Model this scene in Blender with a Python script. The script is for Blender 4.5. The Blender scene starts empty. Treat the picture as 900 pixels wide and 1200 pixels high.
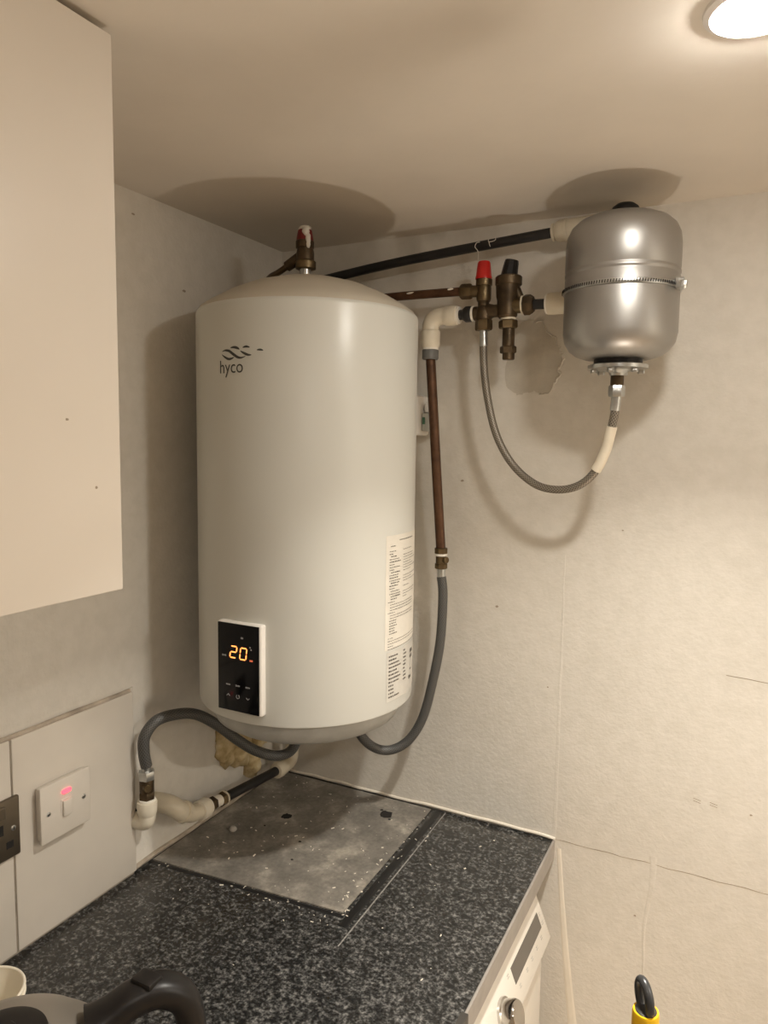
import bpy, bmesh, math, random
from mathutils import Vector, Matrix
random.seed(7)
scene = bpy.context.scene
COL = scene.collection
V = Vector
PI = math.pi

# ------------------------------------------------------------------ camera
R = ((0.89192149, 0.05679142, -0.44860984),
     (0.45197325, -0.08123021, 0.88832530),
     (0.01400858, -0.99507607, -0.09811918))      # columns: right, down, forward
cd = bpy.data.cameras.new('camera')
cam = bpy.data.objects.new('camera', cd); COL.objects.link(cam)
cam.matrix_world = Matrix(((R[0][0], -R[0][1], -R[0][2], 0.8951),
                           (R[1][0], -R[1][1], -R[1][2], -1.3061),
                           (R[2][0], -R[2][1], -R[2][2], 1.6498),
                           (0, 0, 0, 1)))
cd.sensor_fit = 'VERTICAL'; cd.sensor_height = 36.0
cd.lens = 853.0 / 1200.0 * 36.0
cd.clip_start = 0.02
scene.camera = cam

# ------------------------------------------------------------------ world, exposure, light levels
w = bpy.data.worlds.new('world'); scene.world = w; w.use_nodes = True
w.node_tree.nodes['Background'].inputs[0].default_value = (0.9, 0.85, 0.8, 1)
w.node_tree.nodes['Background'].inputs[1].default_value = 0.02
vs = scene.view_settings
vs.view_transform = 'Standard'; vs.look = 'None'; vs.gamma = 1.0; vs.use_curve_mapping = False
vs.exposure = -0.12
scene.cycles.blur_glossy = 0.15
scene.cycles.max_bounces = 10
scene.cycles.diffuse_bounces = 6
scene.cycles.sample_clamp_indirect = 6.0
LAMP_WARM = (1.0, 0.945, 0.85)
KEY_W, FILL_W, WORK_W = 6.0, 2.4, 2.0     # downlight by the tank, downlight behind the camera (also scales the added fill at right), work lamp on the floor

# ------------------------------------------------------------------ materials
def nodes_of(name):
    m = bpy.data.materials.new(name); m.use_nodes = True
    nt = m.node_tree
    return m, nt, nt.nodes['Principled BSDF']

def ramp(nt, fac, stops):
    r = nt.nodes.new('ShaderNodeValToRGB')
    el = r.color_ramp.elements
    while len(el) < len(stops): el.new(0.5)
    for e, (p, c) in zip(el, stops):
        e.position = p; e.color = (c[0], c[1], c[2], 1)
    nt.links.new(fac, r.inputs[0])
    return r.outputs[0]

def tex_coord(nt, kind='Object', scale=(1, 1, 1)):
    t = nt.nodes.new('ShaderNodeTexCoord'); mp = nt.nodes.new('ShaderNodeMapping')
    mp.inputs['Scale'].default_value = scale
    nt.links.new(t.outputs[kind], mp.inputs['Vector'])
    return mp.outputs['Vector']

def noise(nt, vec, scale, detail=4, rough=0.55):
    n = nt.nodes.new('ShaderNodeTexNoise')
    n.inputs['Scale'].default_value = scale; n.inputs['Detail'].default_value = detail
    n.inputs['Roughness'].default_value = rough
    nt.links.new(vec, n.inputs['Vector'])
    return n.outputs['Fac']

def bump(nt, bs, height, strength, dist=0.002):
    b = nt.nodes.new('ShaderNodeBump')
    b.inputs['Strength'].default_value = strength; b.inputs['Distance'].default_value = dist
    nt.links.new(height, b.inputs['Height']); nt.links.new(b.outputs[0], bs.inputs['Normal'])

def mix_c(nt, fac, a, b):
    m = nt.nodes.new('ShaderNodeMix'); m.data_type = 'RGBA'
    if isinstance(fac, float): m.inputs[0].default_value = fac
    else: nt.links.new(fac, m.inputs[0])
    for s, v in ((6, a), (7, b)):
        if isinstance(v, tuple): m.inputs[s].default_value = (v[0], v[1], v[2], 1)
        else: nt.links.new(v, m.inputs[s])
    return m.outputs[2]

MATS = {}
def mat(name, col, rough=0.5, metal=0.0, var=0.06, nscale=30.0, bumps=0.0, bscale=200.0, coat=0.0, spec=0.5, stops=None, emit=0.0, ecol=None):
    """plain procedural material: base colour with a little noise variation and relief"""
    if name in MATS: return MATS[name]
    m, nt, bs = nodes_of(name)
    v = tex_coord(nt)
    f = noise(nt, v, nscale)
    if stops is None:
        lo = tuple(c * (1 - var) for c in col); hi = tuple(min(1, c * (1 + var)) for c in col)
        stops = [(0.3, lo), (0.7, hi)]
    nt.links.new(ramp(nt, f, stops), bs.inputs['Base Color'])
    bs.inputs['Roughness'].default_value = rough; bs.inputs['Metallic'].default_value = metal
    bs.inputs['Coat Weight'].default_value = coat; bs.inputs['Coat Roughness'].default_value = 0.08
    bs.inputs['Specular IOR Level'].default_value = spec
    if bumps: bump(nt, bs, noise(nt, v, bscale), bumps)
    if emit:
        bs.inputs['Emission Color'].default_value = (*(ecol or col), 1); bs.inputs['Emission Strength'].default_value = emit
    MATS[name] = m
    return m

def wall_mat():
    m, nt, bs = nodes_of('painted plaster')
    v = tex_coord(nt)
    base = ramp(nt, noise(nt, v, 3.5, 5), [(0.3, (0.665, 0.625, 0.56)), (0.7, (0.72, 0.68, 0.615))])
    fine = ramp(nt, noise(nt, v, 40, 3), [(0.35, (0.94, 0.94, 0.93)), (0.65, (1, 1, 1))])
    mm = nt.nodes.new('ShaderNodeMix'); mm.data_type = 'RGBA'; mm.blend_type = 'MULTIPLY'
    mm.inputs[0].default_value = 1.0
    nt.links.new(base, mm.inputs[6]); nt.links.new(fine, mm.inputs[7])
    nt.links.new(mm.outputs[2], bs.inputs['Base Color'])
    bs.inputs['Roughness'].default_value = 0.62; bs.inputs['Specular IOR Level'].default_value = 0.35
    a = nt.nodes.new('ShaderNodeMath'); a.operation = 'ADD'
    nt.links.new(noise(nt, v, 140, 3), a.inputs[0]); nt.links.new(noise(nt, v, 9, 3), a.inputs[1])
    bump(nt, bs, a.outputs[0], 0.35, 0.0025)
    return m

def granite_mat():
    m, nt, bs = nodes_of('black granite laminate')
    v = tex_coord(nt)
    n1 = noise(nt, v, 155, 5, 0.70)
    n2 = noise(nt, v, 60, 3, 0.6)
    a = nt.nodes.new('ShaderNodeMath'); a.operation = 'MULTIPLY_ADD'
    nt.links.new(n2, a.inputs[0]); a.inputs[1].default_value = 0.35; nt.links.new(n1, a.inputs[2])
    c = ramp(nt, a.outputs[0], [(0.58, (0.012, 0.012, 0.012)), (0.68, (0.032, 0.032, 0.031)), (0.78, (0.105, 0.103, 0.10)), (0.92, (0.27, 0.265, 0.25))])
    nt.links.new(c, bs.inputs['Base Color'])
    bs.inputs['Roughness'].default_value = 0.2
    bs.inputs['Specular IOR Level'].default_value = 0.28
    bump(nt, bs, noise(nt, v, 60, 3), 0.05, 0.001)
    return m

def board_mat():
    m, nt, bs = nodes_of('bare weathered board')
    v = tex_coord(nt)
    c1 = ramp(nt, noise(nt, v, 14, 6, 0.6), [(0.35, (0.165, 0.150, 0.130)), (0.52, (0.24, 0.22, 0.19)), (0.66, (0.42, 0.38, 0.32))])
    c2 = ramp(nt, noise(nt, v, 160, 3), [(0.3, (0.72, 0.72, 0.72)), (0.7, (1, 1, 1))])
    mm = nt.nodes.new('ShaderNodeMix'); mm.data_type = 'RGBA'; mm.blend_type = 'MULTIPLY'; mm.inputs[0].default_value = 1
    nt.links.new(c1, mm.inputs[6]); nt.links.new(c2, mm.inputs[7])
    nt.links.new(mm.outputs[2], bs.inputs['Base Color'])
    bs.inputs['Roughness'].default_value = 0.6
    bump(nt, bs, noise(nt, v, 120, 4), 0.3, 0.001)
    return m

def braid_mat(name, dark, light, nu, nv, metal, rough):
    """woven hose cover: crossing strands in the tube's own u (around) and v (metres along)"""
    m, nt, bs = nodes_of(name)
    uv = nt.nodes.new('ShaderNodeUVMap')
    sp = nt.nodes.new('ShaderNodeSeparateXYZ'); nt.links.new(uv.outputs[0], sp.inputs[0])
    def strand(sign):
        a = nt.nodes.new('ShaderNodeMath'); a.operation = 'MULTIPLY'; a.inputs[1].default_value = nu * sign
        nt.links.new(sp.outputs[0], a.inputs[0])
        b = nt.nodes.new('ShaderNodeMath'); b.operation = 'MULTIPLY_ADD'; b.inputs[1].default_value = nv
        nt.links.new(sp.outputs[1], b.inputs[0]); nt.links.new(a.outputs[0], b.inputs[2])
        c = nt.nodes.new('ShaderNodeMath'); c.operation = 'PINGPONG'; c.inputs[1].default_value = 0.5
        nt.links.new(b.outputs[0], c.inputs[0])
        return c.outputs[0]
    mx = nt.nodes.new('ShaderNodeMath'); mx.operation = 'MAXIMUM'
    nt.links.new(strand(1), mx.inputs[0]); nt.links.new(strand(-1), mx.inputs[1])
    nt.links.new(ramp(nt, mx.outputs[0], [(0.15, dark), (0.45, light)]), bs.inputs['Base Color'])
    bs.inputs['Metallic'].default_value = metal; bs.inputs['Roughness'].default_value = rough
    bump(nt, bs, mx.outputs[0], 0.6, 0.0008)
    return m

M_WALL = wall_mat()
M_CEIL = mat('ceiling paint', (0.66, 0.61, 0.545), 0.7, var=0.04, nscale=5, bumps=0.15, bscale=60)
M_GRAN = granite_mat()
M_BOARD = board_mat()
M_FLOOR = mat('pale wood floor', (0.62, 0.46, 0.30), 0.4, var=0.2, nscale=12)
M_TILE = mat('glossy cream tile', (0.66, 0.61, 0.54), 0.10, var=0.05, nscale=7)
M_GROUT = mat('grey grout', (0.30, 0.26, 0.21), 0.9, var=0.2, nscale=60)
M_CAULK = mat('dirty caulk', (0.40, 0.34, 0.27), 0.6, var=0.35, nscale=25)
M_CUP = mat('cupboard white laminate', (0.70, 0.645, 0.575), 0.38, var=0.02, nscale=4)
M_EDGE = mat('worktop edging', (0.30, 0.275, 0.25), 0.35, var=0.1, nscale=40)
M_WHITE = mat('heater white enamel', (0.635, 0.635, 0.592), 0.30, var=0.012, nscale=4, spec=0.4)
M_CREAM = mat('heater cream plastic cap', (0.52, 0.475, 0.395), 0.42, var=0.03, nscale=6)
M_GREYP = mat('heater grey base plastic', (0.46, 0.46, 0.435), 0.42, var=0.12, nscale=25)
M_WPL = mat('white plastic', (0.80, 0.77, 0.72), 0.35, var=0.03)
M_BLKG = mat('black glass', (0.005, 0.005, 0.006), 0.12, var=0.1, spec=0.2)
M_DIG = mat('orange display segment', (1.0, 0.30, 0.06), 0.5, var=0.02, emit=2.4, ecol=(1.0, 0.32, 0.08))
M_ICON = mat('dim display icon', (0.35, 0.34, 0.33), 0.6, var=0.2, emit=0.04, ecol=(0.7, 0.7, 0.7))
M_LOGO = mat('grey logo ink', (0.055, 0.055, 0.05), 0.5, var=0.1)
M_PAPER = mat('label paper', (0.72, 0.685, 0.61), 0.5, var=0.04)
M_PAPERG = mat('grey rating label', (0.60, 0.58, 0.53), 0.4, var=0.05)
M_INK = mat('label ink', (0.10, 0.09, 0.075), 0.6, var=0.15)
M_BRASS = mat('tarnished brass', (0.20, 0.135, 0.065), 0.40, 0.85, bumps=0.2, bscale=300, stops=[(0.3, (0.08, 0.055, 0.028)), (0.7, (0.20, 0.145, 0.078))])
M_DBRASS = mat('dark bronze', (0.09, 0.06, 0.03), 0.45, 0.7, bumps=0.2, bscale=300, stops=[(0.3, (0.045, 0.031, 0.018)), (0.7, (0.115, 0.078, 0.042))])
M_COPPER = mat('old copper', (0.12, 0.06, 0.03), 0.45, 0.6, stops=[(0.3, (0.075, 0.037, 0.02)), (0.7, (0.16, 0.082, 0.045))], nscale=40)
M_BLKP = mat('black pipe', (0.013, 0.012, 0.012), 0.45, var=0.3)
M_RED = mat('red cap', (0.55, 0.015, 0.012), 0.35, var=0.05)
M_DRED = mat('dark red cap', (0.16, 0.012, 0.01), 0.4, var=0.1)
M_PLAST = mat('rough plaster splash', (0.72, 0.67, 0.60), 0.9, var=0.12, bumps=0.8, bscale=400)
M_FIT = mat('yellowed push-fit plastic', (0.66, 0.59, 0.46), 0.42, var=0.06, nscale=40)
M_FITB = mat('cream push-fit plastic', (0.74, 0.68, 0.56), 0.4, var=0.04, nscale=40)
M_PTFE = mat('white sealing tape', (0.80, 0.76, 0.68), 0.7, var=0.06)
M_GREYN = mat('grey plastic nut', (0.15, 0.15, 0.145), 0.45, var=0.1)
M_STEEL = mat('silver lacquer', (0.40, 0.388, 0.37), 0.40, 0.85, var=0.04, nscale=8)
M_ZINC = mat('zinc plated steel', (0.55, 0.56, 0.55), 0.28, 0.95, var=0.12, nscale=60)
M_CHROME = mat('chrome', (0.62, 0.60, 0.57), 0.12, 1.0, var=0.05)
M_DARK = mat('dark hole', (0.012, 0.010, 0.009), 0.9, var=0.2)
M_BRAID = braid_mat('steel braid', (0.085, 0.070, 0.053), (0.34, 0.305, 0.255), 9, 190, 0.6, 0.42)
M_BRAIDG = braid_mat('grey nylon braid', (0.035, 0.034, 0.032), (0.12, 0.118, 0.112), 14, 160, 0.1, 0.45)
M_TAPE = mat('cream tape', (0.74, 0.67, 0.54), 0.6, var=0.05)
M_FOAM = mat('yellow expanding foam', (0.58, 0.46, 0.25), 0.8, bumps=0.6, bscale=120, stops=[(0.28, (0.30, 0.20, 0.08)), (0.5, (0.60, 0.48, 0.27)), (0.7, (0.74, 0.65, 0.46))], nscale=35)
M_NICKEL = mat('black nickel plate', (0.22, 0.185, 0.14), 0.36, 0.9, var=0.08)
M_SWITCH = mat('ivory switch plastic', (0.68, 0.63, 0.56), 0.35, var=0.02)
M_NEON = mat('red neon', (1.0, 0.05, 0.06), 0.4, var=0.05, emit=3.0, ecol=(1.0, 0.07, 0.10))
M_LAMP = mat('lamp lens', (1, 1, 1), 0.4, var=0.0, emit=260.0, ecol=(1.0, 0.96, 0.88))
M_BEZEL = mat('white lamp bezel', (0.82, 0.80, 0.78), 0.25, var=0.02)
M_KET = mat('brushed kettle steel', (0.36, 0.33, 0.29), 0.42, 0.75, var=0.05, nscale=10)
M_BLKPL = mat('black plastic', (0.011, 0.0095, 0.009), 0.40, var=0.2, spec=0.3)
M_KRAFT = mat('kraft card sleeve', (0.36, 0.25, 0.13), 0.8, var=0.1)
M_CUPW = mat('white paper cup', (0.78, 0.72, 0.60), 0.55, var=0.03)
M_APPL = mat('appliance white', (0.80, 0.76, 0.69), 0.25, var=0.02)
M_DISP = mat('grey display window', (0.13, 0.115, 0.10), 0.15, var=0.03)
M_YEL = mat('yellow handle', (0.85, 0.50, 0.015), 0.28, var=0.04)
M_BLKR = mat('black handle plastic', (0.035, 0.035, 0.036), 0.32, var=0.1)
M_PATCH = mat('bare grey plaster', (0.55, 0.505, 0.43), 0.85, var=0.09, nscale=35, bumps=0.3, bscale=150)
M_FLAKE = mat('paint flake', (0.78, 0.72, 0.62), 0.7, var=0.05)
M_CRACK = mat('dirty crack', (0.36, 0.30, 0.23), 0.9, var=0.2)
M_GREEN = mat('green level vial', (0.05, 0.16, 0.09), 0.2, var=0.1)
M_CLEAR = mat('milky plastic', (0.55, 0.56, 0.52), 0.3, var=0.04)

# ------------------------------------------------------------------ builders
WPOS = {}
def thing(name, label, cat, loc, group=None):
    o = bpy.data.objects.new(name, None); COL.objects.link(o)
    o.empty_display_size = 0.05
    o.location = loc; WPOS[o] = V(loc)
    o['label'] = label; o['category'] = cat
    if group: o['group'] = group
    return o

def tag(o, label, cat, group=None):
    o['label'] = label; o['category'] = cat
    if group: o['group'] = group
    return o

def mk(name, bm, m, parent=None, smooth=True, angle=35, label=None):
    """bmesh in world coordinates -> one object whose origin is at the bottom centre of its box"""
    vs_ = [v.co for v in bm.verts]
    lo = V((min(v.x for v in vs_), min(v.y for v in vs_), min(v.z for v in vs_)))
    hi = V((max(v.x for v in vs_), max(v.y for v in vs_), max(v.z for v in vs_)))
    org = V(((lo.x + hi.x) / 2, (lo.y + hi.y) / 2, lo.z))
    bmesh.ops.recalc_face_normals(bm, faces=bm.faces)
    for v in bm.verts: v.co -= org
    me = bpy.data.meshes.new(name); bm.to_mesh(me); bm.free()
    me.materials.append(m)
    if smooth:
        me.polygons.foreach_set('use_smooth', [True] * len(me.polygons))
        me.set_sharp_from_angle(angle=math.radians(angle))
    o = bpy.data.objects.new(name, me); COL.objects.link(o)
    if parent is not None:
        o.parent = parent; o.location = org - WPOS[parent]
    else:
        o.location = org
    WPOS[o] = org
    if label: o['label'] = label
    return o

def struct(name, bm, m, parent=None, label=None, smooth=False):
    o = mk(name, bm, m, parent, smooth)
    if parent is None: o['kind'] = 'structure'
    if label: o['label'] = label
    return o

def box(lo, hi, bev=0.0, seg=2, bm=None):
    own = bm is None
    b = bmesh.new()
    bmesh.ops.create_cube(b, size=1.0)
    lo, hi = V(lo), V(hi)
    for v in b.verts:
        v.co = V(((lo.x + hi.x) / 2 + v.co.x * (hi.x - lo.x), (lo.y + hi.y) / 2 + v.co.y * (hi.y - lo.y), (lo.z + hi.z) / 2 + v.co.z * (hi.z - lo.z)))
    if bev: bmesh.ops.bevel(b, geom=list(b.edges), offset=bev, segments=seg, affect='EDGES', profile=0.5)
    if own: return b
    join(bm, b); return bm

def join(dst, src):
    me = bpy.data.meshes.new('tmp'); src.to_mesh(me); src.free()
    dst.from_mesh(me); bpy.data.meshes.remove(me)
    return dst

def frame(axis):
    a = V(axis).normalized()
    t = V((0, 0, 1)) if abs(a.z) < 0.9 else V((1, 0, 0))
    u = t.cross(a).normalized(); v = a.cross(u).normalized()
    return a, u, v

def lathe(base, prof, axis=(0, 0, 1), seg=32, bm=None, rot=0.0):
    """profile of (radius, distance along axis) turned about the axis from base"""
    bm = bm or bmesh.new()
    base = V(base); a, u, v = frame(axis)
    rings = []
    for r, h in prof:
        if r < 1e-6: rings.append([bm.verts.new(base + a * h)])
        else: rings.append([bm.verts.new(base + a * h + (u * math.cos(rot + 2 * PI * i / seg) + v * math.sin(rot + 2 * PI * i / seg)) * r) for i in range(seg)])
    for p, q in zip(rings, rings[1:]):
        if len(p) == 1 and len(q) == 1: continue
        for i in range(seg):
            j = (i + 1) % seg
            if len(p) == 1: bm.faces.new((p[0], q[i], q[j]))
            elif len(q) == 1: bm.faces.new((p[i], q[0], p[j]))
            else: bm.faces.new((p[i], q[i], q[j], p[j]))
    for ring in (rings[0], rings[-1]):
        if len(ring) > 2:
            try: bm.faces.new(ring)
            except ValueError: pass
    return bm

def rod(p0, p1, r, r1=None, seg=24, bev=0.0, bm=None, rot=0.0):
    p0, p1 = V(p0), V(p1); L = (p1 - p0).length; r1 = r if r1 is None else r1
    pr = [(r, 0), (r1, L)] if not bev else [(r - bev, 0), (r, bev), (r1, L - bev), (r1 - bev, L)]
    return lathe(p0, pr, p1 - p0, seg, bm, rot)

def hexnut(p0, p1, r, bm=None, rot=0.3):
    L = (V(p1) - V(p0)).length
    return lathe(p0, [(r * 0.9, 0), (r, L * 0.14), (r, L * 0.86), (r * 0.9, L)], V(p1) - V(p0), 6, bm, rot)

def smooth_path(pts, n=10):
    P = [V(p) for p in pts]; out = []
    for i in range(len(P) - 1):
        p0 = P[max(i - 1, 0)]; p1 = P[i]; p2 = P[i + 1]; p3 = P[min(i + 2, len(P) - 1)]
        for k in range(n):
            t = k / n
            out.append(0.5 * ((2 * p1) + (p2 - p0) * t + (2 * p0 - 5 * p1 + 4 * p2 - p3) * t * t + (3 * p1 - p0 - 3 * p2 + p3) * t ** 3))
    out.append(P[-1]); return out

def tube(pts, r, seg=16, smooth=10, bm=None, caps=True, uv=True):
    bm = bm or bmesh.new()
    P = smooth_path(pts, smooth) if smooth else [V(p) for p in pts]
    rad = r if callable(r) else (lambda t: r)
    a, u, v = frame(P[1] - P[0])
    L = [0.0]
    for p, q in zip(P, P[1:]): L.append(L[-1] + (q - p).length)
    rings = []
    for i, p in enumerate(P):
        d = (P[min(i + 1, len(P) - 1)] - P[max(i - 1, 0)]).normalized()
        u = (u - d * u.dot(d)).normalized(); v = d.cross(u)
        rr = rad(L[i] / L[-1])
        rings.append([bm.verts.new(p + (u * math.cos(2 * PI * k / seg) + v * math.sin(2 * PI * k / seg)) * rr) for k in range(seg)])
    lay = bm.loops.layers.uv.verify() if uv else None
    for i in range(len(P) - 1):
        for k in range(seg):
            j = (k + 1) % seg
            f = bm.faces.new((rings[i][k], rings[i][j], rings[i + 1][j], rings[i + 1][k]))
            if uv:
                for lp, (uu, vv) in zip(f.loops, ((k, i), (k + 1, i), (k + 1, i + 1), (k, i + 1))):
                    lp[lay].uv = (uu / seg, L[vv])
    if caps:
        bm.faces.new(rings[0]); bm.faces.new(rings[-1])
    return bm

def strip(points, width, normal, thick=0.0006, bm=None):
    """thin raised ribbon following points on a surface with the given normal"""
    bm = bm or bmesh.new()
    P = [V(p) for p in points]; n = V(normal)
    rows = []
    for i, p in enumerate(P):
        d = (P[min(i + 1, len(P) - 1)] - P[max(i - 1, 0)]).normalized()
        s = n.cross(d).normalized()
        wd = width(i / (len(P) - 1)) if callable(width) else width
        rows.append([bm.verts.new(p + s * wd / 2), bm.verts.new(p + s * wd / 4 + n * thick), bm.verts.new(p - s * wd / 4 + n * thick), bm.verts.new(p - s * wd / 2)])
    for a, b in zip(rows, rows[1:]):
        for k in range(3): bm.faces.new((a[k], a[k + 1], b[k + 1], b[k]))
    return bm

def slab(outline, n, thick, bm=None):
    """flat polygon (world points) given thickness along n"""
    bm = bm or bmesh.new(); n = V(n)
    lo = [bm.verts.new(V(p)) for p in outline]; hi = [bm.verts.new(V(p) + n * thick) for p in outline]
    bm.faces.new(hi); bm.faces.new(lo[::-1])
    for i in range(len(lo)):
        j = (i + 1) % len(lo); bm.faces.new((lo[i], lo[j], hi[j], hi[i]))
    return bm

# ------------------------------------------------------------------ the room
XA = -0.012            # left wall face
ZC = 2.04              # ceiling
ZW = 0.91              # worktop top
RX, RY = 2.75, -3.5    # right wall, wall behind the camera
T = 0.1
struct('floor', box((XA - T, RY - T, -T), (RX + T, T, 0)), M_FLOOR)
struct('ceiling', box((XA - T, RY - T, ZC), (RX + T, T, ZC + T)), M_CEIL)
wall_left = struct('wall_left', box((XA - T, RY, 0), (XA, 0, ZC)), M_WALL)
wall_back = struct('wall_back', box((XA - T, 0, 0), (RX + T, T, ZC)), M_WALL)
struct('wall_right', box((RX, RY, 0), (RX + T, 0, ZC)), M_WALL)
struct('wall_front', box((XA - T, RY - T, 0), (RX + T, RY, ZC)), M_WALL)

# glazed splashback tiles on the left wall
XT = XA + 0.009
def tile(y0, y1, z0, z1):
    o = mk('tile', box((XA, y0, z0), (XT, y1, z1), 0.0015, 2), M_TILE, wall_left)
    return o
tile(-0.667, -0.444, ZW + 0.004, 1.228)
tile(-1.270, -0.670, ZW + 0.004, 1.228)
tile(-1.873, -1.273, ZW + 0.004, 1.228)
mk('grout', box((XA, -1.873, ZW), (XA + 0.006, -0.447, 1.2275)), M_GROUT, wall_left, smooth=False)
b = tube([(XA + 0.004, -0.448 - i * 0.06 , 1.2295 + random.uniform(-0.0006, 0.0012)) for i in range(24)], 0.0042, 8, 3)
mk('caulk_bead', b, M_CAULK, wall_left)
b = tube([(XA + 0.002, -0.442 - random.uniform(0, 0.001), ZW + 0.003 + i * 0.032) for i in range(11)], 0.0035, 8, 3)
mk('tile_edge_bead', b, M_WALL, wall_left)
# paint step and sealant along the bare part of the left wall above the board
b = tube([(XA + 0.001, -0.44 + i * 0.044, ZW + 0.004 + random.uniform(0, 0.004)) for i in range(11)], 0.0045, 8, 4)
mk('sealant_bead', b, M_CAULK, wall_left)
# small flake and pit marks on the left wall
def dab(pts_c, nrm, rx, rz, m, parent, name, jag=0.25, n=14, thick=0.0007):
    c = V(pts_c); nn = V(nrm)
    side = V((0, 1, 0)) if abs(nn.x) > 0.5 else (V((1, 0, 0)))
    upv = V((0, 0, 1)) if abs(nn.z) < 0.5 else V((0, 1, 0))
    pts = []
    for i in range(n):
        a = 2 * PI * i / n; k = 1 + random.uniform(-jag, jag)
        pts.append(c + side * (math.cos(a) * rx * k) + upv * (math.sin(a) * rz * k))
    return mk(name, slab(pts, nn, thick), m, parent, smooth=False)
for y, z, r in ((-0.30, 1.905, 0.004), (-0.415, 2.004, 0.003), (-0.33, 1.15, 0.003), (-0.41, 1.07, 0.003)):
    dab((XA, y, z), (1, 0, 0), r, r * 0.5, M_CRACK, wall_left, 'chip')

# marks on the back wall: the bare plaster patch, cracks, drips, plugged holes
pts = [(0.499, 1.86), (0.520, 1.868), (0.545, 1.862), (0.560, 1.842), (0.572, 1.834), (0.577, 1.815), (0.586, 1.806), (0.583, 1.79), (0.578, 1.778),
       (0.580, 1.766), (0.570, 1.752), (0.562, 1.738), (0.549, 1.733), (0.544, 1.738), (0.532, 1.742), (0.512, 1.735), (0.497, 1.738), (0.484, 1.752), (0.480, 1.78), (0.486, 1.81), (0.494, 1.838)]
jp = []
for (x0, z0), (x1, z1) in zip(pts, pts[1:] + pts[:1]):
    for k in range(4):
        t = k / 4; jp.append((x0 + (x1 - x0) * t + random.uniform(-.0022, .0022), -0.0002, z0 + (z1 - z0) * t + random.uniform(-.0022, .0022)))
mk('plaster_patch', slab(jp, (0, -1, 0), 0.0006), M_PATCH, wall_back, smooth=False, label='bare grey plaster patch with a ragged paint edge')
b = bmesh.new()
edge = [p for p in jp if p[0] > 0.53 or p[2] < 1.745]
ragged = [jp[i] for i in range(6, 52)]
strip([(p[0] + random.uniform(-.001, .002), -0.0005, p[2] + random.uniform(-.001, .001)) for p in ragged], lambda t: random.uniform(0.001, 0.0055), (0, -1, 0), 0.0016, b)
mk('ragged_paint_edge', b, M_WALL, wall_back, smooth=False)
b = strip([(0.603 + i * 0.02, -0.0001, 0.911 + 0.0009 * math.sin(i * 1.7) + random.uniform(-.0005, .0005)) for i in range(30)], lambda t: 0.0011 + 0.0006 * math.sin(t * 31) ** 2, (0, -1, 0), 0.0004)
mk('crack', b, M_CRACK, wall_back, smooth=False)
b = strip([(0.875 + i * 0.012, -0.0001, 1.270 - 0.0006 * i + random.uniform(-.0005, .0005)) for i in range(8)], 0.0013, (0, -1, 0), 0.0004)
mk('crack', b, M_CRACK, wall_back, smooth=False)
b = strip([(0.602 + random.uniform(-.0008, .0008), -0.0001, 1.45 - i * 0.03) for i in range(19)], lambda t: 0.003 + 0.005 * t, (0, -1, 0), 0.0003)
mk('paint_ridge', b, M_WALL, wall_back, smooth=False)
b = strip([(0.777 + 0.003 * math.sin(i * .7) - 0.0009 * i, -0.0001, 0.925 - i * 0.02) for i in range(14)], lambda t: 0.010 * (1 - t) ** 2 + 0.0035, (0, -1, 0), 0.0005)
mk('paint_drip', b, M_WALL, wall_back, smooth=False)
b = strip([(0.612 + 0.028 * (i / 16) + 0.012 * (i / 16) ** 2, -0.0001, 0.895 - i * 0.022) for i in range(22)], lambda t: 0.008 + 0.012 * t, (0, -1, 0), 0.0007)
mk('paint_ridge', b, M_FLAKE, wall_back, smooth=False)
for x, z, rx in ((0.842, 1.046, 0.006), (0.868, 1.0445, 0.006)):
    bb = bmesh.new()
    for dz in (0.0022, -0.0022):
        strip([(x - rx + 2 * rx * k / 5, -0.0001, z + dz - 0.0005 * k) for k in range(6)], 0.0012, (0, -1, 0), 0.0004, bb)
    mk('scratch', bb, M_CRACK, wall_back, smooth=False)
for x, z, r in ((0.752, 0.807, .0016), (0.478, 1.34, .0022), (0.402, 1.575, .0022), (0.925, 1.04, .0014), (0.70, 1.50, .0012), (0.96, 1.50, .0015), (0.58, 1.20, .0012)):
    dab((x, -0.0001, z), (0, -1, 0), r * 1.4, r, M_CRACK, wall_back, 'chip')
b = tube([(0.01 + i * 0.033, -0.001, ZW + 0.002 + random.uniform(0, .003)) for i in range(19)], 0.003, 8, 3)
mk('sealant_bead', b, M_FLAKE, wall_back)

# ------------------------------------------------------------------ worktop and what is under it
wt = thing('worktop', 'black speckled granite-effect worktop in the corner under the water heater', 'worktop', (0.30, -0.9, 0.872))
mk('slab', box((XA, -1.95, 0.872), (0.600, 0.0, ZW), 0.0015, 2), M_GRAN, wt)
mk('front_edge', box((0.600, -1.95, 0.873), (0.604, -0.001, ZW - 0.0006), 0.0008, 1), M_EDGE, wt, label='plain grey front edging strip')
mk('end_trim', box((0.596, -0.75, 0.8745), (0.6062, -0.47, ZW + 0.0006), 0.0008, 1), mat('dark joint strip', (0.05, 0.045, 0.04), 0.4), wt)

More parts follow.
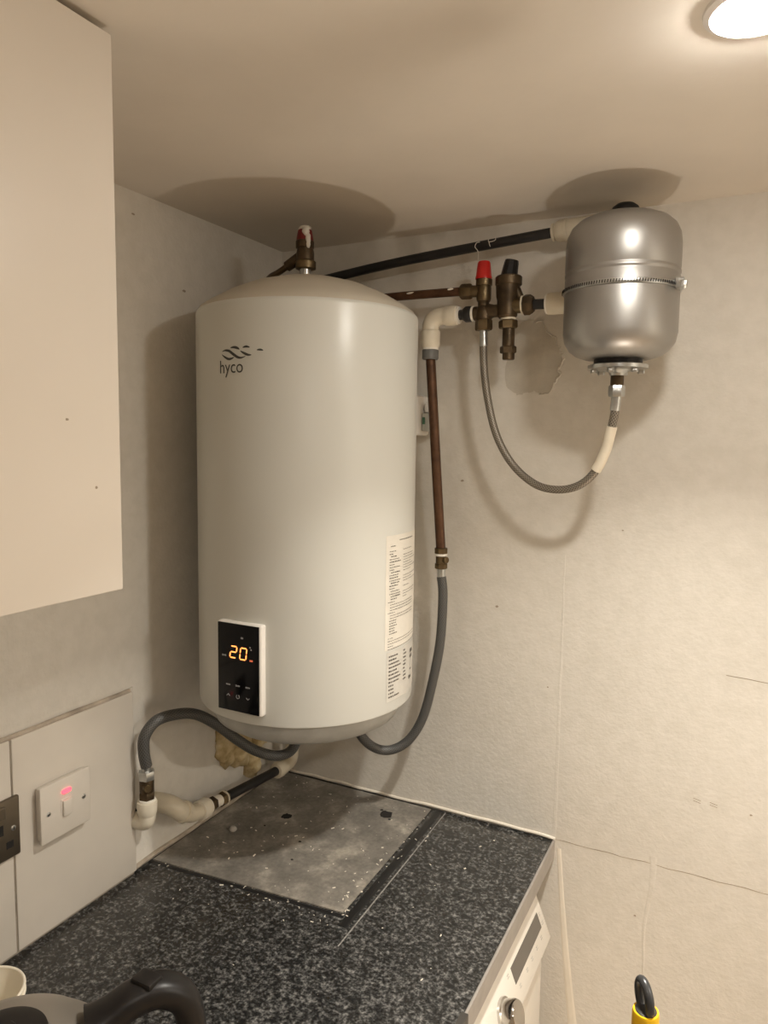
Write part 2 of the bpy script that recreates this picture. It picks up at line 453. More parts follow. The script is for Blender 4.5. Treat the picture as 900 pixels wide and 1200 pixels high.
# bare board panel set in the worktop below the heater
bd = thing('board_panel', 'bare grey-brown board panel with two dark holes on the worktop under the heater', 'board', (0.175, -0.19, ZW))
out = [(XA + 0.004, -0.012), (0.356, -0.010), (0.361, -0.372), (0.20, -0.386), (XA + 0.006, -0.403)]
mk('panel', slab([(x, y, ZW) for x, y in out], (0, 0, 1), 0.0022), M_BOARD, bd, smooth=False)
b = strip([(0.3615 + 0.010, -0.005, ZW), (0.374, -0.2, ZW), (0.376, -0.40, ZW)], 0.016, (0, 0, 1), 0.0009)
mk('glue_line', b, mat('black glue line', (0.012, 0.012, 0.012), 0.35), bd, smooth=False)
b = strip([(XA + 0.004, -0.408, ZW), (0.2, -0.392, ZW), (0.366, -0.378, ZW)], 0.009, (0, 0, 1), 0.0009)
mk('glue_line', b, MATS['black glue line'], bd, smooth=False)
b = strip([(0.386, -0.006, ZW), (0.389, -0.2, ZW), (0.392, -0.44, ZW)], lambda t: 0.0016 + 0.0010 * math.sin(40 * t), (0, 0, 1), 0.0003)
mk('scribed_line', b, mat('grey dust line', (0.22, 0.21, 0.195), 0.8, var=0.4, nscale=150), bd, smooth=False)
for x, y, r in ((0.117, -0.171, 0.010), (0.286, -0.073, 0.0135)):
    dab((x, y, ZW + 0.0021), (0, 0, 1), r, r, M_DARK, bd, 'hole', 0.18, 18, 0.0004)
for x, y, r in ((0.19, -0.235, .003), (0.21, -0.29, .0025), (0.10, -0.22, .0022), (0.27, -0.06, .003), (0.30, -0.085, .003)):
    dab((x, y, ZW + 0.0021), (0, 0, 1), r, r, M_DARK, bd, 'pit', 0.3, 8, 0.0003)
b = bmesh.new()
for i in range(260):
    k = random.random()
    if k < 0.36: x, y = random.uniform(0.03, 0.36), random.uniform(-0.37, -0.02)
    elif k < 0.62: x, y = random.gauss(0.355, 0.012), random.uniform(-0.38, -0.01)
    elif k < 0.80: x, y = random.uniform(0.0, 0.36), random.gauss(-0.392, 0.012)
    else: x, y = random.uniform(0.02, 0.55), random.uniform(-0.55, -0.03)
    z = ZW + (0.0022 if (x < 0.35 and y > -0.37) else 0.0004)
    s = min(0.0016, abs(random.gauss(0, 0.0006)) + 0.0003); a = random.uniform(0, PI)
    d = V((math.cos(a), math.sin(a), 0)); e = V((-d.y, d.x, 0)); el = random.uniform(1, 2.6)
    slab([V((x, y, z)) + d * s * el + e * s * .6, V((x, y, z)) - d * s * el + e * s * .7, V((x, y, z)) - d * s * el - e * s * .5, V((x, y, z)) + d * s * .8 * el - e * s * .6], (0, 0, 1), s * 0.7, b)
o = tag(mk('plaster_crumbs', b, M_FLAKE, None, smooth=False), 'pale plaster crumbs scattered over the board and worktop', 'crumbs'); o['kind'] = 'stuff'
lump = tag(mk('plaster_lump', lathe((0.058, -0.262, ZW + 0.0022), [(0.006, 0), (0.0075, .003), (.005, .007), (0, .009)], seg=9), mat('grey plaster lump', (0.42, 0.39, 0.35), 0.9, var=.2)), 'small grey lump of plaster on the board near the left wall', 'plaster lump')

# washing machine under the worktop, front towards +x
wm = thing('washing_machine', 'white washing machine under the worktop, its grey display strip facing right', 'washing machine', (0.32, -0.348, 0))
mk('body', box((0.05, -0.645, 0.012), (0.575, -0.052, 0.838), 0.004, 2), M_APPL, wm)
mk('lid', box((0.05, -0.645, 0.839), (0.588, -0.052, 0.862), 0.004, 2), M_EDGE, wm)
def fpx(z, o=0.0): return 0.602 - 0.4 * (z - 0.785) + o          # sloping face of the control panel
def fp_poly(y0, y1, z0, z1, o): return [(fpx(z0, o), y0, z0), (fpx(z0, o), y1, z0), (fpx(z1, o), y1, z1), (fpx(z1, o), y0, z1)]
FN = V((1, 0, 0.4)).normalized()
bb = bmesh.new()
prof_ = [(0.56, 0.752), (fpx(0.752), 0.752), (fpx(0.838), 0.838), (0.56, 0.838)]
v0 = [bb.verts.new((x, -0.645, z)) for x, z in prof_]; v1 = [bb.verts.new((x, -0.052, z)) for x, z in prof_]
bb.faces.new(v0); bb.faces.new(v1[::-1])
for k in range(4): bb.faces.new((v0[k], v0[(k + 1) % 4], v1[(k + 1) % 4], v1[k]))
bmesh.ops.bevel(bb, geom=list(bb.edges), offset=0.002, segments=2, affect='EDGES', profile=0.5)
fp = mk('control_panel', bb, M_APPL, wm)
mk('display', slab(fp_poly(-0.234, -0.077, 0.783, 0.8075, -0.0005), FN, 0.0012), M_DISP, fp, smooth=False, label='dark grey display window')
kc = V((fpx(0.779), -0.299, 0.779))
kn = mk('knob', lathe(kc, [(0.025, 0), (0.025, 0.004), (0.0225, 0.006), (0.022, 0.022), (0.0205, 0.0245), (0, 0.0245)], FN, 40), M_CHROME, fp, label='chrome programme knob')
b = bmesh.new()
for y, z in ((-0.09, .773), (-0.12, .773), (-0.15, .773), (-0.18, .773), (-0.22, .773), (-0.25, .805), (-0.068, .80), (-0.066, .785)):
    for dz in (0.0018, -0.0018): slab(fp_poly(y - .0035, y + .0035, z + dz - .0006, z + dz + .0006, -0.0003), FN, 0.0006, b)
o = mk('print_marks', b, mat('grey panel print', (0.40, 0.38, 0.35), 0.5), fp, smooth=False); o['kind'] = 'stuff'
mk('front_panel', box((0.585, -0.645, 0.10), (0.600, -0.052, 0.744), 0.004, 2), M_APPL, wm)
mk('drawer_lip', box((0.585, -0.645, 0.7442), (0.609, -0.052, 0.7515), 0.0015, 1), M_APPL, wm)
mk('door', lathe((0.598, -0.348, 0.42), [(0.165, 0), (0.165, 0.012), (0.15, 0.024), (0.118, 0.024), (0.112, 0.014), (0, 0.012)], (1, 0, 0), 48), M_ZINC, wm)
mk('plinth', box((0.06, -0.635, 0.0), (0.56, -0.062, 0.0125)), M_BLKPL, wm)
bc = thing('base_cupboard', 'white base cupboard under the near end of the worktop', 'cupboard', (0.29, -1.30, 0))
mk('body', box((0.0, -1.94, 0.0), (0.575, -0.655, 0.872)), M_CUP, bc)
for y0, y1 in ((-1.938, -1.302), (-1.298, -0.657)):
    d = mk('door', box((0.575, y0, 0.12), (0.593, y1, 0.865), 0.002, 2), M_CUP, bc)
    mk('handle', rod((0.606, (y0 + y1) / 2 - .06, 0.80), (0.606, (y0 + y1) / 2 + .06, 0.80), 0.005, bev=0.001), M_CHROME, d)

# ------------------------------------------------------------------ wall cupboard, upper left
wc = thing('wall_cupboard', 'large plain white wall cupboard at the upper left, just under the ceiling', 'cupboard', (0.155, -1.0, 1.494))
mk('body', box((XA, -1.228, 1.496), (0.305, -0.772, 2.026), 0.001, 1), M_CUP, wc)
dr = mk('door', box((0.307, -1.230, 1.494), (0.325, -0.769, 2.0315), 0.0012, 2), M_CUP, wc)
for y, z in ((-0.832, 1.665), (-0.80, 1.60)):
    dab((0.3251, y, z), (1, 0, 0), 0.0016, 0.0012, M_CRACK, dr, 'chip', 0.3, 8, 0.0003)

# ------------------------------------------------------------------ downlights
def downlight(x, y, watts, label, spread):
    t = thing('downlight', label, 'light', (x, y, ZC), 'recessed ceiling downlights')
    mk('bezel', lathe((x, y, ZC), [(0.047, 0), (0.0465, 0.003), (0.041, 0.0055), (0.036, 0.0045), (0.034, 0.001)], (0, 0, -1), 48), M_BEZEL, t)
    mk('lens', lathe((x, y, ZC), [(0.034, 0.0), (0.034, 0.004), (0.031, 0.009), (0.022, 0.0125), (0, 0.014)], (0, 0, -1), 48), M_LAMP, t)
    ld = bpy.data.lights.new('downlight_beam', 'AREA'); ld.shape = 'DISK'; ld.size = 0.056
    ld.energy = watts; ld.color = LAMP_WARM; ld.spread = math.radians(spread)
    lo = bpy.data.objects.new('beam', ld); COL.objects.link(lo); lo.parent = t; lo.location = (0, 0, -0.0155)
    return t
downlight(0.877, -0.540, KEY_W, 'round lit ceiling downlight cut by the top right edge of the view', 102)
downlight(1.20, -1.77, FILL_W, 'round lit ceiling downlight just behind the viewer', 160)
downlight(2.30, -0.75, FILL_W * 8, 'added round ceiling fill light, unseen across the room to the right of the viewer', 160)  # unseen fill light, added to brighten the left wall and the wall cupboard

# ------------------------------------------------------------------ the water heater
HC = V((0.2105, -0.2435, 0)); HR = 0.1855
ht = thing('water_heater', 'tall white cylindrical water heater with a black control display', 'water heater', (HC.x, HC.y, 1.165))
def on_heater(az, z, r=HR):      # azimuth 0 faces -y, positive towards +x
    return V((HC.x + r * math.sin(az), HC.y - r * math.cos(az), z))
mk('shell', lathe((HC.x, HC.y, 0), [(HR - .006, 1.209), (HR - .001, 1.2105), (HR, 1.214), (HR, 1.849), (HR - .0012, 1.8535), (HR - .004, 1.8555)], seg=128), M_WHITE, ht, angle=50)
mk('top_cap', lathe((HC.x, HC.y, 0), [(HR - .003, 1.8545), (HR - .006, 1.860), (0.165, 1.870), (0.135, 1.887), (0.10, 1.902), (0.06, 1.913), (0.025, 1.9175), (0, 1.918)], seg=96), M_CREAM, ht, label='domed cream plastic cap')
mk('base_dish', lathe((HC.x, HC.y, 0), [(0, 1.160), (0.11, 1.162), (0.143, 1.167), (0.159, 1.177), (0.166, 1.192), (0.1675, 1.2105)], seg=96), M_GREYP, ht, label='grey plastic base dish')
mk('wall_bracket', box((0.10, -0.075, 1.66), (0.33, 0.0, 1.735), 0.003, 1), M_WPL, ht)
mk('wall_bracket', box((0.10, -0.075, 1.33), (0.30, 0.0, 1.39), 0.003, 1), M_WPL, ht)
for x, y, m in ((0.163, -0.196, M_BRASS), (0.262, -0.160, M_BRASS)):
    mk('inlet_stub', rod((x, y, 1.13), (x, y, 1.175), 0.0105, bev=0.001), m, ht)

def on_shell(bm, r0):
    """bend a flat bmesh (x along, y up = z, z out) round the shell"""
    for v in bm.verts:
        x, z, o = v.co.x, v.co.y, v.co.z
        v.co = on_heater(x / HR, z, r0 + o)
    return bm

def text_bm(body, size, x, y, depth=0.0):
    cu = bpy.data.curves.new('txt', 'FONT'); cu.body = body; cu.size = size; cu.resolution_u = 4
    cu.space_character = 1.0
    o = bpy.data.objects.new('txt', cu); COL.objects.link(o)
    bpy.context.view_layer.update()
    dg = bpy.context.evaluated_depsgraph_get()
    me = o.evaluated_get(dg).to_mesh()
    bm = bmesh.new(); bm.from_mesh(me)
    o.evaluated_get(dg).to_mesh_clear()
    bpy.data.objects.remove(o); bpy.data.curves.remove(cu)
    for v in bm.verts: v.co.x += x; v.co.y += y; v.co.z = depth
    return bm

# printed logo: lettering and wave strokes
b = text_bm('hyco', 0.0275, -0.0425, 1.7465)
for v in b.verts: v.co.x = -0.0425 + (v.co.x + 0.0425) * 0.92
bmesh.ops.triangulate(b, faces=b.faces)
mk('logo_lettering', on_shell(b, HR + 0.0004), M_LOGO, ht, smooth=False, label='dark grey printed lettering')
def stroke(pts, wmax, bm):
    P = [p.copy() for p in smooth_path([(x, y, 0) for x, y in pts], 8)]
    n = len(P); rows = []
    for i, p in enumerate(P):
        d = (P[min(i + 1, n - 1)] - P[max(i - 1, 0)]).normalized(); s = V((-d.y, d.x, 0))
        t = i / (n - 1); wd = wmax * (math.sin(PI * min(1, max(0, t))) ** 0.8) + 0.0002
        rows.append((bm.verts.new(p + s * wd / 2), bm.verts.new(p - s * wd / 2)))
    for a, c in zip(rows, rows[1:]): bm.faces.new((a[0], a[1], c[1], c[0]))
def lg(px, py):       # point in the logo's own grid, 1 unit = 0.1 mm-ish on the shell
    return ((px - 185) / 485.0 * 0.0800 - 0.0415, 1.7842 - (py - 165) / 155.0 * 0.0180)
b = bmesh.new()
for pts, wd in (([(215, 250), (255, 285), (300, 312), (340, 308), (372, 292)], .0042),
                ([(220, 212), (260, 200), (310, 212), (360, 255), (410, 295), (450, 305), (498, 288)], .0050),
                ([(325, 172), (370, 168), (410, 182), (432, 200)], .0046),
                ([(440, 218), (480, 248), (520, 270), (560, 275)], .0044),
                ([(465, 178), (505, 168), (543, 180)], .0036),
                ([(612, 215), (645, 212), (676, 222)], .0034)):
    stroke([lg(*p) for p in pts], wd * 0.8, b)
mk('logo_waves', on_shell(b, HR + 0.0004), M_LOGO, ht, smooth=False, label='dark grey printed wave strokes')

# control panel on the front
pc, pw, ph = HC.x + 0.001, 0.083, 0.142          # centre x, width, height
pz0 = 1.2285; py0 = HC.y - HR + 0.006; py1 = HC.y - HR - 0.0078
cp = mk('control_panel', box((pc - pw / 2, py1, pz0), (pc + pw / 2, py0, pz0 + ph), 0.0035, 3), M_WPL, ht, label='slim white display housing')
mk('glass', box((pc - pw / 2 + .0018, py1 - .0012, pz0 + .0022), (pc + pw / 2 - .0035, py1 + .001, pz0 + ph - .0022), 0.0008, 2), M_BLKG, cp, label='black glass touch panel')
gy = py1 - 0.0013
gw, gh = pw - 0.0053, ph - 0.0044
def gpos(u, v): return (pc - pw / 2 + .0018 + u * gw, pz0 + .0022 + v * gh)     # 0..1 on the glass
def seg_bar(bm, p, q, t):
    p, q = V(p), V(q); d = (q - p).normalized(); s = V((-d.y, d.x))
    P = [p, p + d * t / 2 + s * t / 2, q - d * t / 2 + s * t / 2, q, q - d * t / 2 - s * t / 2, p + d * t / 2 - s * t / 2]
    slab([(c.x, gy, c.y) for c in P], (0, -1, 0), 0.0003, bm)
def digit(segs, u0, u1, v0, v1, slant=0.0022):
    bm = bmesh.new()
    x0, z0 = gpos(u0, v0); x1, z1 = gpos(u1, v1); zm = (z0 + z1) / 2; g = 0.0006
    def q(x, z): return V((x + slant * (z - z0) / (z1 - z0), z))
    S = {'a': ((x0 + g, z1), (x1 - g, z1)), 'g': ((x0 + g, zm), (x1 - g, zm)), 'd': ((x0 + g, z0), (x1 - g, z0)),
         'f': ((x0, zm + g), (x0, z1 - g)), 'b': ((x1, zm + g), (x1, z1 - g)), 'e': ((x0, z0 + g), (x0, zm - g)), 'c': ((x1, z0 + g), (x1, zm - g))}
    for k in segs: seg_bar(bm, q(*S[k][0]), q(*S[k][1]), 0.0019)
    return bm
mk('display_digit', digit('abged', 0.30, 0.45, 0.615, 0.745), M_DIG, cp, smooth=False, label='lit orange digit 2')
mk('display_digit', digit('abcdef', 0.54, 0.69, 0.610, 0.740), M_DIG, cp, smooth=False, label='lit orange digit 0')
def marks(name, u, v, wd, n, m):
    bm = bmesh.new(); x, z = gpos(u, v)
    for i in range(n):
        xx = x + (i - (n - 1) / 2) * wd / n
        h = random.uniform(0.0009, 0.0016)
        slab([(xx - wd / n * .32, gy, z - h), (xx + wd / n * .32, gy, z - h), (xx + wd / n * .32, gy, z + h * .8), (xx - wd / n * .32, gy, z + h)], (0, -1, 0), 0.0003, bm)
    mk(name, bm, m, cp, smooth=False)
marks('indicator', 0.60, 0.852, 0.005, 3, M_ICON)
marks('indicator', 0.16, 0.628, 0.008, 4, M_ICON)
marks('indicator', 0.795, 0.76, 0.003, 1, M_ICON); marks('indicator', 0.82, 0.735, 0.003, 1, M_ICON)
marks('indicator', 0.82, 0.612, 0.006, 3, mat('dim orange icon', (0.5, 0.12, 0.05), .5, emit=.7, ecol=(1, .2, .08)))
for u in (0.255, 0.49, 0.735): marks('touch_icon', u, 0.30, 0.0085, 4, M_ICON)
def ring_icon(u, v, r, a0, a1, name='touch_icon'):
    x, z = gpos(u, v); bm = bmesh.new()
    strip([(x + r * math.cos(a0 + (a1 - a0) * k / 12), gy, z + r * math.sin(a0 + (a1 - a0) * k / 12)) for k in range(13)], 0.0008, (0, -1, 0), 0.0003, bm)
    mk(name, bm, M_ICON, cp, smooth=False)
x, z = gpos(0.255, 0.175)
bm = strip([(x - .003, gy, z - .001), (x, gy, z + .002), (x + .003, gy, z - .001)], .0009, (0, -1, 0), .0003); mk('touch_icon', bm, M_ICON, cp, smooth=False)
ring_icon(0.49, 0.175, 0.003, 2.0, 7.4)
x, z = gpos(0.735, 0.175)
bm = strip([(x - .003, gy, z + .001), (x, gy, z - .002), (x + .003, gy, z + .001)], .0009, (0, -1, 0), .0003); mk('touch_icon', bm, M_ICON, cp, smooth=False)

# two printed labels wrapped round the right of the shell, print too small to read
def wrap_label(name, a0, a1, z0, z1, m, lab, r=HR + 0.0003):
    bm = bmesh.new(); n = 16
    lo = [bm.verts.new(on_heater(a0 + (a1 - a0) * i / n, z0, r)) for i in range(n + 1)]
    hi = [bm.verts.new(on_heater(a0 + (a1 - a0) * i / n, z1, r)) for i in range(n + 1)]
    for i in range(n): bm.faces.new((lo[i], lo[i + 1], hi[i + 1], hi[i]))
    return mk(name, bm, m, ht, label=lab)
A0, A1 = math.radians(74), math.radians(118)
lab1 = wrap_label('instruction_label', A0, A1, 1.3155, 1.500, M_PAPER, 'tall cream label of small print lines')
lab2 = wrap_label('rating_label', math.radians(75.5), A1, 1.229, 1.311, M_PAPERG, 'grey rating label with two columns of print', HR + 0.0005)
def words(bm, a, z, length, h, r, heavy=1.0):
    a_end = a + length
    while a < a_end:
        wl = random.uniform(0.010, 0.03); aa = min(a + wl, a_end)
        hh = h * random.uniform(0.75, 1.0)
        q = [on_heater(a, z, r), on_heater(aa, z, r), on_heater(aa, z + hh, r), on_heater(a, z + hh * heavy, r)]
        bm.faces.new([bm.verts.new(p) for p in q]); a = aa + random.uniform(0.004, 0.008)
b = bmesh.new(); rr = HR + 0.0008
words(b, A0 + .19, 1.4905, .30, .0016, rr); words(b, A0 + .06, 1.482, .07, .0016, rr)
z = 1.474
for i in range(19):
    words(b, A0 + .045 + random.choice((0, 0, .02)), z, random.uniform(.05, .17) , random.choice((.0013, .0018)), rr)
    if i % 2 == 0 or random.random() < .4: words(b, A0 + .26, z, random.uniform(.05, .35), .0010, rr)
    z -= 0.0043
for i in range(7):
    words(b, A0 + .03 + (.03 if i in (1, 2, 3, 5, 6) else 0), z, .10 if i in (0, 4) else .45, .0011, rr); z -= 0.0044
for i in range(6):
    words(b, A0 + .05, z, random.uniform(.06, .12), .0015, rr); z -= 0.0042
z -= .003
for i in range(5):
    words(b, A0 + .035, z, .07 if i in (0, 3) else .55, .0010, rr); z -= 0.0044
mk('small_print', b, M_INK, lab1, smooth=False)['kind'] = 'stuff'
b = bmesh.new(); rr = HR + 0.0009; z = 1.3025
for i in range(12):
    words(b, math.radians(77), z, random.uniform(.07, .19), .0027, rr); 
    if i < 9: words(b, math.radians(77) + .24, z + .001, random.uniform(.03, .07), .0028, rr)
    z -= 0.0061
mk('small_print', b, M_INK, lab2, smooth=False)['kind'] = 'stuff'
b = bmesh.new()
for a, zz, s in ((101, 1.292, .9), (100.5, 1.283, .8), (101, 1.262, .5), (99, 1.248, .8)):
    words(b, math.radians(a), zz, .10 * s, .0075 * s, rr)
mk('symbol_marks', b, M_INK, lab2, smooth=False)['kind'] = 'stuff'

# spirit-level block of the wall bracket, seen right of the shell
lv = thing('level_block', 'small milky plastic bracket block with a green vial, behind the copper pipe', 'wall bracket', (0.3405, -0.03, 1.668))
mk('block', box((0.331, -0.036, 1.668), (0.352, 0.0, 1.702), 0.002, 2), M_CLEAR, lv)
mk('top_tab', box((0.332, -0.030, 1.7025), (0.3505, 0.0, 1.722), 0.004, 2), M_WPL, lv)
mk('vial', box((0.3325, -0.0375, 1.681), (0.3375, -0.0355, 1.694), 0.0006, 1), M_GREEN, lv, label='green level vial')

# ------------------------------------------------------------------ safety valve on top of the heater
sx, sy = 0.203, -0.243
sv = thing('safety_valve', 'brass safety valve with a plaster-splashed dark red cap on top of the heater', 'valve', (sx, sy, 1.9182))
mk('stub', rod((sx, sy, 1.9182), (sx, sy, 1.938), 0.0095, bev=.0008), M_ZINC, sv)
mk('base_nut', lathe((sx + .001, sy, 1.934), [(.014, 0), (.0172, .001), (.0175, .012), (.015, .0145)], seg=32), M_BRASS, sv)
mk('body', lathe((sx, sy, 1.947), [(.0150, 0), (.0150, .014), (.0138, .020), (.0138, .024)], seg=32), M_DBRASS, sv)
mk('collar', lathe((sx - .0008, sy, 1.968), [(.0140, 0), (.0153, .0012), (.0153, .0115), (.0140, .013)], seg=32), M_DBRASS, sv)
cap = mk('cap', lathe((sx - .0008, sy, 1.981), [(.0146, 0), (.0142, .003), (.0118, .0165), (.009, .019), (0, .0195)], seg=24), M_DRED, sv, label='dark red cap')
b = bmesh.new()    # dried plaster run down the cap
for c, r, s in (((.003, -.004, .0195), .0100, (1, 1, .42)), ((.0066, -.0085, .0125), .0080, (.85, .7, 1.1)), ((-.003, -.004, .0190), .0075, (1, 1, .4)), ((.0110, -.0085, .001), .0058, (.8, .7, 1.7)), ((.0118, -.0090, -.009), .0046, (.8, .7, 1.4))):
    q = bmesh.new(); bmesh.ops.create_icosphere(q, subdivisions=2, radius=r)
    for v in q.verts:
        v.co = V((v.co.x * s[0], v.co.y * s[1], v.co.z * s[2])) * random.uniform(.88, 1.1) + V((sx + c[0], sy + c[1], 1.981 + c[2]))
    join(b, q)
mk('plaster_splash', b, M_PLAST, sv, label='dried white plaster splash')
mk('outlet', rod((sx - .006, sy, 1.957), (sx - .036, sy - .002, 1.9415), .0098, .0088, bev=.0008), M_DBRASS, sv)
mk('outlet_pipe', tube([(sx - .034, sy - .002, 1.9425), (sx - .055, sy + .000, 1.934), (sx - .080, sy + .012, 1.931), (sx - .105, sy + .035, 1.927), (sx - .125, sy + .06, 1.915)], .0052, 12), M_DBRASS, sv)

# ------------------------------------------------------------------ pipes high on the back wall
bp = thing('black_pipe', 'long black pipe sloping along the back wall just below the ceiling', 'pipe', (0.30, -0.05, 1.95))
mk('pipe', tube([(0.075, 0.0, 1.957), (0.075, -0.03, 1.957), (0.085, -0.049, 1.958), (0.11, -0.05, 1.961), (0.30, -0.05, 1.982), (0.60, -0.05, 2.004)], 0.0085, 16, 6), M_BLKP, bp)
b = bmesh.new()
tube([(0.446, -0.0594, 1.9975), (0.440, -0.0597, 1.9965), (0.4375, -0.0596, 1.990), (0.442, -0.0594, 1.984), (0.443, -0.057, 1.978), (0.4415, -0.054, 1.968)], .0006, 6, 6, b)
tube([(0.462, -0.0594, 2.001), (0.463, -0.0600, 1.996), (0.474, -0.0600, 1.9975), (0.4745, -0.0597, 2.003)], .0006, 6, 6, b)
tube([(0.463, -0.0600, 1.9955), (0.4645, -0.0597, 1.990), (0.4655, -0.0592, 1.988)], .0006, 6, 6, b)
mk('tape_threads', b, M_PTFE, bp, label='loose white tape threads')

cu = thing('push_fit_coupling', 'cream push-fit coupling joining the black pipe behind the silver tank', 'pipe fitting', (0.62, -0.052, 1.985), 'cream push-fit fittings')
ax = V((1, 0, 0.055)).normalized(); p0 = V((0.571, -0.051, 2.002))
mk('collar', lathe(p0, [(.0135, 0), (.0145, .0012), (.0145, .004), (.0125, .005), (.015, .0065), (.018, .014), (.018, .022), (.0188, .023), (.0188, .026), (.018, .027)], ax, 32), M_FIT, cu)
mk('body', lathe(p0 + ax * .027, [(.0172, 0), (.0168, .05), (.0150, .06), (.0150, .07)], ax, 32), M_FIT, cu)
mk('wall_elbow', tube([p0 + ax * .092, p0 + ax * .115, p0 + ax * .125 + V((0, .02, 0)), p0 + ax * .125 + V((0, .0508, 0))], .014, 16), M_FIT, cu)

cpipe = thing('discharge_pipe', 'short brown copper pipe with white paint flecks, from the red-capped valve to the heater', 'pipe', (0.33, -0.068, 1.90))
mk('pipe', tube([(0.17, 0.0, 1.914), (0.17, -0.03, 1.914), (0.185, -0.055, 1.914), (0.21, -0.062, 1.914), (0.30, -0.067, 1.9145), (0.425, -0.075, 1.912)], 0.0078, 16, 6), M_COPPER, cpipe)
for x, l in ((0.322, .0095), (0.401, .0060)):
    b = bmesh.new(); bmesh.ops.create_icosphere(b, subdivisions=2, radius=1)
    yy = -0.0665 - (x - .3) * .064 - .0070
    for v in b.verts: v.co = V((x + v.co.x * l, yy + v.co.y * .0012, 1.9165 + v.co.z * .0024))
    mk('paint_fleck', b, M_FLAKE, cpipe)

# ------------------------------------------------------------------ brass inlet valve group
VY = -0.075
vg = thing('inlet_valve_group', 'tarnished brass inlet valve group with one red and one black cap', 'valve', (0.487, VY, 1.79))
rx_ = 0.4615
def vl(name, prof, base, m, axis=(0, 0, 1), seg=32, label=None): return mk(name, lathe(base, prof, axis, seg), m, vg, label=label)
vl('relief_cap', [(.0143, 0), (.0143, .004), (.0135, .0055), (.0112, .027), (.0098, .0298), (0, .0302)], (rx_ - .001, VY, 1.9295), M_RED, seg=20, label='bright red relief cap')
vl('relief_collar', [(.0132, 0), (.0143, .001), (.0143, .010), (.0132, .0112)], (rx_, VY, 1.9185), M_BRASS)
vl('relief_body', [(.0118, 0), (.0128, .004), (.0128, .022), (.0120, .0265)], (rx_, VY, 1.8925), M_BRASS)
vl('relief_neck', [(.0120, 0), (.0098, .006), (.0098, .016), (.0118, .020)], (rx_, VY, 1.874), M_DBRASS)
mk('relief_outlet', rod((rx_ - .008, VY, 1.910), (rx_ - .027, VY, 1.911), .0100, .0105, bev=.001), M_BRASS, vg)
mk('outlet_nut', hexnut((rx_ - .022, VY, 1.911), (rx_ - .043, VY, 1.9115), .0133), M_BRASS, vg)
vl('tee_body', [(.0105, 0), (.0145, .004), (.0150, .014), (.0135, .022), (.0105, .026)], (rx_ + .001, VY, 1.858), M_DBRASS)
mk('cross_body', lathe((rx_, VY, 1.8745), [(.0120, 0), (.0128, .012), (.0108, .020), (.0108, .03), (.0130, .038), (.0130, .05)], (1, 0, 0), 32), M_DBRASS, vg)
mk('bottom_nut', hexnut((rx_ + .001, VY, 1.861), (rx_ + .0015, VY, 1.8425), .0152), M_BRASS, vg)
mk('left_boss', rod((rx_ - .002, VY, 1.8725), (rx_ - .017, VY, 1.872), .0118, .0122, bev=.001), M_DBRASS, vg)
mk('tape_ring', rod((rx_ - .0165, VY, 1.872), (rx_ - .0205, VY, 1.872), .0132, bev=.0006), M_PTFE, vg, label='white sealing ring')
mk('left_nut', lathe((rx_ - .0205, VY, 1.872), [(.0128, 0), (.0138, .002), (.0138, .011), (.0105, .016), (.0098, .0165)], (-1, 0, 0), 32), M_BLKP, vg)
# pressure reducer
qx = 0.5045
d = V((.17, 0, 1)).normalized()
mk('reducer_cap', lathe((qx + .0008, VY, 1.928), [(.0148, 0), (.0142, .003), (.0122, .025), (.0112, .0295), (0, .0305)], d, 10), M_BLKPL, vg, label='black reducer cap')
vl('reducer_collar', [(.0205, 0), (.0226, .0018), (.0226, .0145), (.0205, .0165)], (qx + .001, VY, 1.9145), M_DBRASS, seg=40)
vl('reducer_body', [(.0135, 0), (.0172, .004), (.0178, .022), (.0176, .030), (.0195, .036), (.0205, .055)], (qx, VY, 1.8605), M_DBRASS, seg=40)
mk('reducer_web', rod((qx + .013, VY, 1.909), (qx + .024, VY, 1.889), .0085, .007, bev=.001), M_DBRASS, vg)
mk('right_boss', rod((qx + .010, VY, 1.881), (qx + .026, VY, 1.8815), .0135, bev=.001), M_BRASS, vg)
mk('tape_ring', rod((qx + .0255, VY, 1.8815), (qx + .0285, VY, 1.8815), .0155, bev=.0006), M_FIT, vg)
mk('right_nut', lathe((qx + .0285, VY, 1.881), [(.0150, 0), (.0172, .002), (.0172, .011), (.0135, .017), (.0105, .018)], (1, 0, -.02), 8), M_DBRASS, vg)
mk('tape_ring', rod((qx + .002, VY, 1.8615), (qx + .002, VY, 1.8575), .0135, bev=.0005), M_FIT, vg)
mk('lower_nut', hexnut((qx + .002, VY, 1.8575), (qx + .0025, VY, 1.8435), .0162), M_BRASS, vg)
vl('tail', [(.0105, 0), (.0105, .036)], (qx + .0035, VY, 1.8085), M_DBRASS)
mk('tail_nut', hexnut((qx + .0035, VY, 1.8135), (qx + .0037, VY, 1.8015), .0142), M_DBRASS, vg)
vl('tail_cap', [(.009, 0), (.0105, .0015), (.0105, .011)], (qx + .0045, VY, 1.7905), M_DBRASS)

